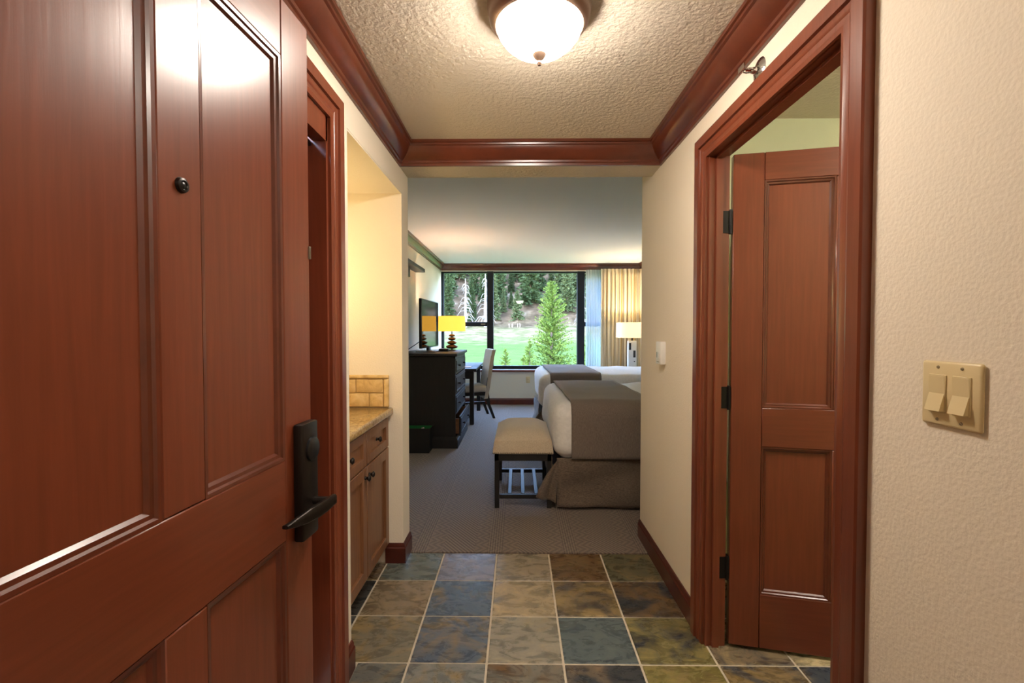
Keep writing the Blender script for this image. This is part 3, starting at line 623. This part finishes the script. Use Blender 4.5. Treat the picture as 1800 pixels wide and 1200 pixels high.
# luggage bench
be = thing('luggage_bench', 'cream upholstered bench with nailhead trim and slatted shelf at the bed foot', 'bench', (.04, 3.78, .004))
bw, bl = .212, .335
for sx in (-1, 1):
    for sy in (-1, 1): B('leg', 'black_wood', be, sx * (bw - .017) - .017, sx * (bw - .017) + .017, sy * (bl - .017) - .017, sy * (bl - .017) + .017, 0, .37, bev=.002, seg=1)
boxes('seat_frame', 'black_wood', be, [(-bw, bw, -bl, -bl + .03, .355, .408), (-bw, bw, bl - .03, bl, .355, .408), (-bw, -bw + .03, -bl, bl, .355, .408), (bw - .03, bw, -bl, bl, .355, .408)])
for y in (-bl + .017, bl - .017): B('shelf_rail', 'black_wood', be, -bw + .03, bw - .03, y - .012, y + .012, .07, .1)
for x in (-.1, 0, .1): B('slat', 'black_wood', be, x - .014, x + .014, -bl + .03, bl - .03, .085, .102, bev=.002, seg=1)
bm = bmesh.new(); box(bm, -bw - .012, bw + .012, -bl - .012, bl + .012, .408, .53)
bmesh.ops.subdivide_edges(bm, edges=bm.edges[:], cuts=10, use_grid_fill=True)
for v in bm.verts:
    kx = max(0, 1 - (abs(v.co.x) / (bw + .012)) ** 4); ky = max(0, 1 - (abs(v.co.y) / (bl + .012)) ** 6); t_ = (v.co.z - .408) / .122
    v.co.z += t_ * (.05 * kx * ky - .018 * (1 - kx * ky)); k = 1 - .06 * t_ * t_; v.co.x *= k; v.co.y *= 1 - .04 * t_ * t_
link('cushion', bm, 'bench_fabric', be, 0)
bm = bmesh.new()
def studs(p0, p1, n_):
    for i in range(n_):
        p = Vector(p0).lerp(Vector(p1), i / (n_ - 1)); bmesh.ops.create_icosphere(bm, subdivisions=1, radius=.0055, matrix=Matrix.Translation(p))
for z in (.416,):
    studs((-bw - .011, -bl - .012, z), (bw + .011, -bl - .012, z), 34); studs((-bw - .012, -bl - .011, z), (-bw - .012, bl + .011, z), 52)
nh = link('nailhead_trim', bm, 'nickel', be, 0); nh['kind'] = 'stuff'
# beds
def bed(y0, y1, lab, near):
    t = thing('bed', lab, 'bed', (0, 0, .004))
    xf, xh = .27, 2.10
    boxes('box_base', 'black_wood', t, [(xf + .06, xh, y0 + .06, y1 - .06, .03, .36)])
    soft_box('mattress', 'sheet', t, xf + .03, xh, y0 + .03, y1 - .03, .36, .70, .07, 4, .008)
    soft_box('duvet', 'sheet', t, xf - .012, xh - .02, y0 - .005, y1 + .005, .37, .785, .11, 12, .022, 4, y0)
    def sk(path, nm='bed_skirt'):
        L = [0]
        for a, b in zip(path, path[1:]): L.append(L[-1] + (Vector(b) - Vector(a)).length)
        def f(u, v):
            s_ = u * L[-1]; i = 0
            while i < len(L) - 2 and s_ > L[i + 1]: i += 1
            k = (s_ - L[i]) / (L[i + 1] - L[i]); p = Vector(path[i]).lerp(Vector(path[i + 1]), k)
            d_ = (Vector(path[i + 1]) - Vector(path[i])).normalized(); nn = Vector((d_.y, -d_.x))
            w = (1 - v); off = .012 + w * .022 + w * .013 * math.sin(s_ * 13 + v * 5) + .014 * math.sin(s_ * 6 - v * 7)
            p = p + nn * off; return (p.x, p.y, .022 + v * .355 + .006 * math.sin(s_ * 9) * w)
        o = grid_sheet(nm, 'skirt', t, 90, 14, f, thick=.004); o['label'] = 'dark taupe woven bed skirt'; return o
    sk([(xf + .01, y1 - .02), (xf + .01, y0 + .035)]); sk([(xf + .02, y0 + .03), (xh, y0 + .03)])
    sk([(xh, y1 - .03), (xf + .02, y1 - .03)])
    # corner kick pleat flaring out
    def fl(u, v):
        top = Vector((xf + .03, y0 + .012, .372)); b0 = Vector((xf - .135, y0 - .02, .10)); b1 = Vector((xf + .01, y0 - .008, .055))
        p = top.lerp(b0.lerp(b1, u), 1 - v); p.y -= .022 * math.sin(u * math.pi * 2.2) * (1 - v); p.x -= .02 * math.sin(v * math.pi) * (1 - u); return p
    grid_sheet('corner_pleat', 'skirt', t, 14, 12, fl, thick=.004)
    B('headboard', 'black_wood', t, 2.11, 2.185, y0 - .05, y1 + .05, 0, 1.2, bev=.01)
    # runner: its own thing
    X0, X1 = .395, 1.01
    prof = []
    hem = .385
    def rf(u, v):
        # v: across the bed from near hem, over the top, to far hem
        tot = (.30 + (y1 - y0) + .30); s_ = v * tot; r_ = .1
        if s_ < .30: y, z = y0 - .016, hem + s_ / .30 * (.70 - hem)
        elif s_ > tot - .30: y, z = y1 + .016, hem + (tot - s_) / .30 * (.70 - hem)
        else:
            k = (s_ - .30) / (y1 - y0); y = y0 - .016 + k * (y1 - y0 + .032); e = min(y - (y0 - .016), (y1 + .016) - y)
            z = .808 if e > r_ else .808 - r_ + math.sqrt(max(0, r_ * r_ - (r_ - e) ** 2))
        x = X0 + u * (X1 - X0) - .03 * (k_ if (k_ := max(0, min(1, (y - y0) / (y1 - y0)))) else 0)
        n_ = mnoise.noise(Vector((x * 4, y * 4, z * 4 + y0)))
        return (x, y + (.006 * n_ if z < .72 else 0), z + .006 * n_ * (1 if z > .75 else 0))
    ro = grid_sheet('bed_runner', 'runner', None, 20, 90, rf, thick=.012)
    return t, ro
b1, r1 = bed(3.42, 4.87, 'white bed beside the luggage bench, closest to the hallway', True)
tag(r1, 'taupe runner draped over the bed beside the luggage bench', 'bed runner', 'taupe bed runners')
b2, r2 = bed(5.62, 7.08, 'white bed on the window side, beyond the bed with the bench', False)
tag(r2, 'taupe runner draped over the bed on the window side', 'bed runner', 'taupe bed runners')
for by, wd in ((3.42, 'bed beside the luggage bench'), (5.62, 'bed on the window side')):
    for q in (.05, .76):
        p = soft_box('pillow', 'sheet', None, 1.88, 2.09, by + q, by + q + .62, .80, 1.19, .08, 4, .01, 3, q)
        tag(p, 'white pillow at the headboard of the ' + wd, 'pillow', 'bed pillows')
# nightstand and lamp
ns = thing('nightstand', 'black nightstand between the window-side bed and the drapes', 'nightstand', (0, 0, .004))
boxes('body', 'black_wood', ns, [(1.62, 2.14, 7.24, 7.74, .08, .60)]); B('top', 'black_wood', ns, 1.60, 2.16, 7.22, 7.76, .60, .635, bev=.005)
for x in (1.65, 2.11):
    for y in (7.27, 7.71): B('leg', 'black_wood', ns, x - .02, x + .02, y - .02, y + .02, 0, .08)
B('drawer', 'black_wood', ns, 1.604, 1.62, 7.26, 7.72, .36, .57, bev=.003)
nl = thing('table_lamp', 'bedside lamp with lit cream shade and pale column with outlets', 'lamp', (1.835, 7.5, .64))
B('column', 'white_plastic', nl, -.07, .06, -.05, .05, 0, .52, bev=.01)
for x, z in ((-.045, .43), (.025, .31)): B('outlet_plate', 'black_plastic', nl, x - .018, x + .018, -.056, -.048, z - .055, z + .055, bev=.002, seg=1)
lathe('button', 'black_plastic', nl, [(0, -.058), (.01, -.056), (.01, -.048)], 14, (.025, 0, .19), 'y')
lathe('neck', 'oil_bronze', nl, [(.012, .52), (.012, .62), (0, .621)], 14)
drum(nl, 'shade_w', .255, .25, .57, .81)
bulb('bedside_lamp_bulb', (1.835, 7.5, 1.32), 14, (1, .9, .76))
# curtains
def wav(x0, x1, y, z0, z1, n_, amp, seed):
    def f(u, v):
        x = x0 + u * (x1 - x0); ph = u * n_ * 2 * math.pi; a = amp * (.55 + .45 * (1 - v)) * (.8 + .5 * mnoise.noise(Vector((u * 9, v * 1.5, seed))))
        return (x + .35 * amp * math.sin(ph * 2 + 1 + v), y + a * math.sin(ph + .7 * math.sin(v * 3 + seed)), z0 + v * (z1 - z0))
    return f
sh = grid_sheet('sheer_curtain', 'sheer', None, 120, 12, wav(1.19, 1.50, 8.2, .02, 2.385, 7, .018, 3)); tag(sh, 'white translucent sheer curtain drawn beside the patterned drape', 'curtain')
dp = grid_sheet('drape', 'drape', None, 260, 20, wav(1.44, 2.15, 8.11, .02, 2.388, 10, .035, 8), thick=.003); tag(dp, 'gold and cream striped pleated drape beside the window', 'curtain')
# outlet and wall shelf
ou = thing('wall_outlet', 'almond electrical outlet on the wall below the window', 'outlet', (.185, WY, .445))
B('outlet_plate', 'almond', ou, -.036, .036, -.006, 0, -.058, .058, bev=.003)
for z in (-.022, .022): B('socket', 'almond', ou, -.017, .017, -.009, -.004, z - .014, z + .014, bev=.003)
ws = thing('wall_shelf', 'small dark bracketed ledge high on the bedroom wall above the television', 'shelf', (BL, 5.75, 2.10))
B('ledge', 'black_wood', ws, 0, .13, -.55, .5, 0, .045, bev=.003); B('bracket', 'black_metal', ws, 0, .07, -.3, -.1, -.13, 0, bev=.004); 
# bathroom towel bar
tb = thing('towel_bar', 'chrome towel bar glimpsed through the bathroom hinge gap', 'towel bar', (1.2, 2.45, 1.25))
bm = bmesh.new(); tube(bm, [(-.3, -.06, 0), (.3, -.06, 0)], .009, 12); link('bar', bm, 'chrome', tb, 40)
for x in (-.29, .29):
    bm = bmesh.new(); tube(bm, [(x, 0, 0), (x, -.065, 0)], .012, 12); link('post', bm, 'chrome', tb, 40)
tw = B('towel', 'towel', None, 0.95, 1.35, 2.372, 2.408, .55, 1.262, bev=.016, seg=4); tag(tw, 'white towel hanging from the bathroom towel bar', 'towel')
# same fixture out of view: bathroom light, and a corridor lamp added as fill
def copy_tree(o, parent=None):
    c = o.copy(); COL.objects.link(c); c.parent = parent
    for k in list(o.children): copy_tree(k, c)
    return c
for loc, lab in (((1.75, 1.2, 2.42), 'round flush ceiling light in the bathroom'), ((.3, -.75, 2.45), 'added round flush fill light on the unseen corridor ceiling')):
    c = copy_tree(cl); c.location = loc; c['label'] = lab

# ================================================================== OUTDOORS
def gz(x, y):
    if y < 45: z = -2.6
    elif y < 78: z = -2.6 + (y - 45) / 33 * 1.7
    elif y < 108: z = -.9 + (y - 78) / 30 * 3.2
    else: z = 2.3 + (y - 108) * .62
    return z + (.35 * mnoise.noise(Vector((x * .05, y * .05, 0))) + .12 * mnoise.noise(Vector((x * .3, y * .3, 4)))) * min(1, max(0, (y - 12) / 20))
def gf(u, v):
    y = 9.2 + 231 * v ** 1.5; x = (u - .5) * (60 + y * 2.2); return (x, y, gz(x, y))
gr = grid_sheet('ground', 'meadow', None, 90, 110, gf); tag(gr, 'sunlit lawn rising into a dry grassy hillside outside the window', 'hillside', kind='structure')
def conifer(name, h, rad, nb, seed, base=.08, droop=-.25, blade=.32, pw=.8, tufts=7):
    rg = random.Random(seed); bm = bmesh.new()
    for i in range(nb):
        t = base + (1 - base) * ((i + rg.random()) / nb) ** .9; z = h * t; L = rad * (1 - t) ** pw * rg.uniform(.65, 1.1) + .03 * rad; a = rg.uniform(0, 6.283)
        d = Vector((math.cos(a), math.sin(a), droop + .55 * t + rg.uniform(-.12, .12)))
        sd = Vector((-math.sin(a), math.cos(a), 0))
        for k in range(tufts):
            s_ = (k + .6) / tufts; c = Vector((0, 0, z)) + d * L * s_
            for q in range(2):
                w = blade * (1.15 - .5 * s_) * rg.uniform(.6, 1.2) * (.35 + .65 * (1 - t) ** .5)
                dr = (d * rg.uniform(.3, 1) + sd * rg.uniform(-1, 1) + Vector((0, 0, rg.uniform(-.25, .7)))).normalized(); pr_ = dr.cross(Vector((rg.uniform(-1, 1), rg.uniform(-1, 1), rg.uniform(-1, 1)))).normalized()
                v0 = bm.verts.new(c - pr_ * w * .3); v1 = bm.verts.new(c + pr_ * w * .3); v2 = bm.verts.new(c + dr * w); bm.faces.new((v0, v1, v2))
    me = bpy.data.meshes.new(name); bm.to_mesh(me); bm.free(); return me
def trunk_me(h, r):
    bm = bmesh.new(); tube(bm, [(0, 0, -.3), (0, 0, h * .5), (.02, 0, h * .97)], [r, r * .6, r * .08], 8); me = bpy.data.meshes.new('trunk'); bm.to_mesh(me); bm.free(); return me
def tree(nm, crown, trunk, leafm, barkm, x, y, s, lab, grp, rz=0, sz=1):
    t = thing(nm, lab, 'tree', (x, y, gz(x, y) - .05), rz, grp); t.scale = (s, s, s * sz)
    if crown: link_me('crown', crown, leafm, t)
    link_me('trunk', trunk, barkm, t); return t
pine = conifer('crown', 7.0, 1.9, 420, 1, .03, .1, .3, .62, 9); ptr = trunk_me(7, .14)
def conm(me, m): me.materials.append(M[m]); return me
conm(pine, 'pine'); ptr.materials.append(M['bark'])
tree('pine_tree', pine, ptr, None, None, 2.25, 31, 1.0, 'tall bright green pine standing alone in the middle of the window view', None)
sp_ = conm(conifer('crown', 2.6, .8, 110, 2, .03, .15, .2, .8, 6), 'pine'); spt = trunk_me(2.6, .05); spt.materials.append(M['bark'])
for x, y, s in ((-3.1, 24, .9), (-.7, 27, 1.05), (.35, 26, .95), (.75, 29, 1.2), (3.6, 27, 1.1), (-1.45, 22, .75), (1.5, 22.5, .8), (4.6, 30, 1.4)):
    tree('young_pine', sp_, spt, None, None, x, y, s, 'young bright pine sapling rising just above the window sill', 'pine saplings below the window', x * 3)
protos = []
for k in range(4):
    c = conm(conifer('crown', 15, 3.0 + .3 * k, 300, 10 + k, .04, -.3, 1.25, .7, 7), 'fir' if k % 2 == 0 else 'fir2'); t_ = trunk_me(15, .3); t_.materials.append(M['bark']); protos.append((c, t_))
rg = random.Random(11)
placed = []
for q in range(6000):
    y = rg.uniform(109, 178); x = -y * .25 + rg.random() * y * .66; k = rg.randrange(4); s = rg.uniform(.6, 1.15) * (.65 if y < 114 else 1)
    if y < 113 and rg.random() < .5: continue
    r_ = (3.1 + .3 * k) * s * 1.14
    if any((x - a) ** 2 + (y - b) ** 2 < (r_ + c) ** 2 for a, b, c in placed): continue
    placed.append((x, y, r_))
    tree('fir_tree', protos[k][0], protos[k][1], None, None, x, y, s, ('dark green fir' if k % 2 == 0 else 'pale green fir') + ' in the forest on the hillside', ('dark' if k % 2 == 0 else 'pale') + ' hillside firs', rg.uniform(0, 6.28), rg.uniform(1.0, 1.3))
for q in range(3000):
    y = rg.uniform(108, 165); x = -y * .25 + rg.random() * y * .66; k = rg.randrange(4); s = rg.uniform(.26, .5); r_ = (3.1 + .3 * k) * s * 1.14
    if y < 112 and rg.random() < .8: continue
    if len(placed) > 285 or any((x - a) ** 2 + (y - b) ** 2 < (r_ + c) ** 2 for a, b, c in placed): continue
    placed.append((x, y, r_))
    tree('fir_tree', protos[k][0], protos[k][1], None, None, x, y, s, ('small dark green fir' if k % 2 == 0 else 'small pale green fir') + ' among the tall firs on the hillside', 'small ' + ('dark' if k % 2 == 0 else 'pale') + ' hillside firs', rg.uniform(0, 6.28), rg.uniform(1.0, 1.4))
# bare grey snags
bm = bmesh.new(); tube(bm, [(0, 0, -.4), (.1, 0, 5), (0, 0, 10), (.1, 0, 13)], [.42, .34, .2, .05], 8)
for k in range(46):
    z = rg.uniform(2, 12.5); a = rg.uniform(0, 6.28); L = (13.5 - z) * .2 + .6
    tube(bm, [(0, 0, z), (math.cos(a) * L * .6, math.sin(a) * L * .6, z - .2), (math.cos(a) * L, math.sin(a) * L, z - .8 - L * .3)], [.09, .06, .02], 4)
sn = bpy.data.meshes.new('snag'); bm.to_mesh(sn); bm.free(); sn.materials.append(M['grey_bark'])
for x, y, s in ((-11.6, 104, .85), (-7.2, 105, .95), (14.2, 103, .7)):
    tree('dead_tree', None, sn, None, None, x, y, s, 'bare grey dead tree with drooping branches at the forest edge', 'dead grey trees', rg.uniform(0, 6))
# boulders and stakes
bm = bmesh.new(); bmesh.ops.create_icosphere(bm, subdivisions=2, radius=1)
for v in bm.verts: v.co *= 1 + .35 * mnoise.noise(v.co * 1.3); v.co.z *= .55
rk = bpy.data.meshes.new('boulder'); bm.to_mesh(rk); bm.free(); rk.materials.append(M['rock'])
for i in range(30):
    y = rg.uniform(107, 130); x = -y * .2 + rg.random() * y * .5
    if any((x - a) ** 2 + (y - b) ** 2 < (c + 1.2) ** 2 for a, b, c in placed): continue
    placed.append((x, y, 1.2)); o = link_me('boulder', rk, None, None, loc=(x, y, gz(x, y) + .1)); s = rg.uniform(.5, 1.5); o.scale = (s * 1.5, s, s); o.rotation_euler.z = rg.uniform(0, 6)
    tag(o, 'pale weathered boulder on the forest slope', 'boulder', 'pale boulders on the hillside')
for x in (-1.9, -1.2, 0.0, .5): tag(B('white_stake', 'stake', None, x - .07, x + .07, 103.9, 104.1, gz(x, 104) - .2, gz(x, 104) + .75, bev=.03), 'small white marker stake at the edge of the dry meadow', 'stake', 'white stakes on the hillside')
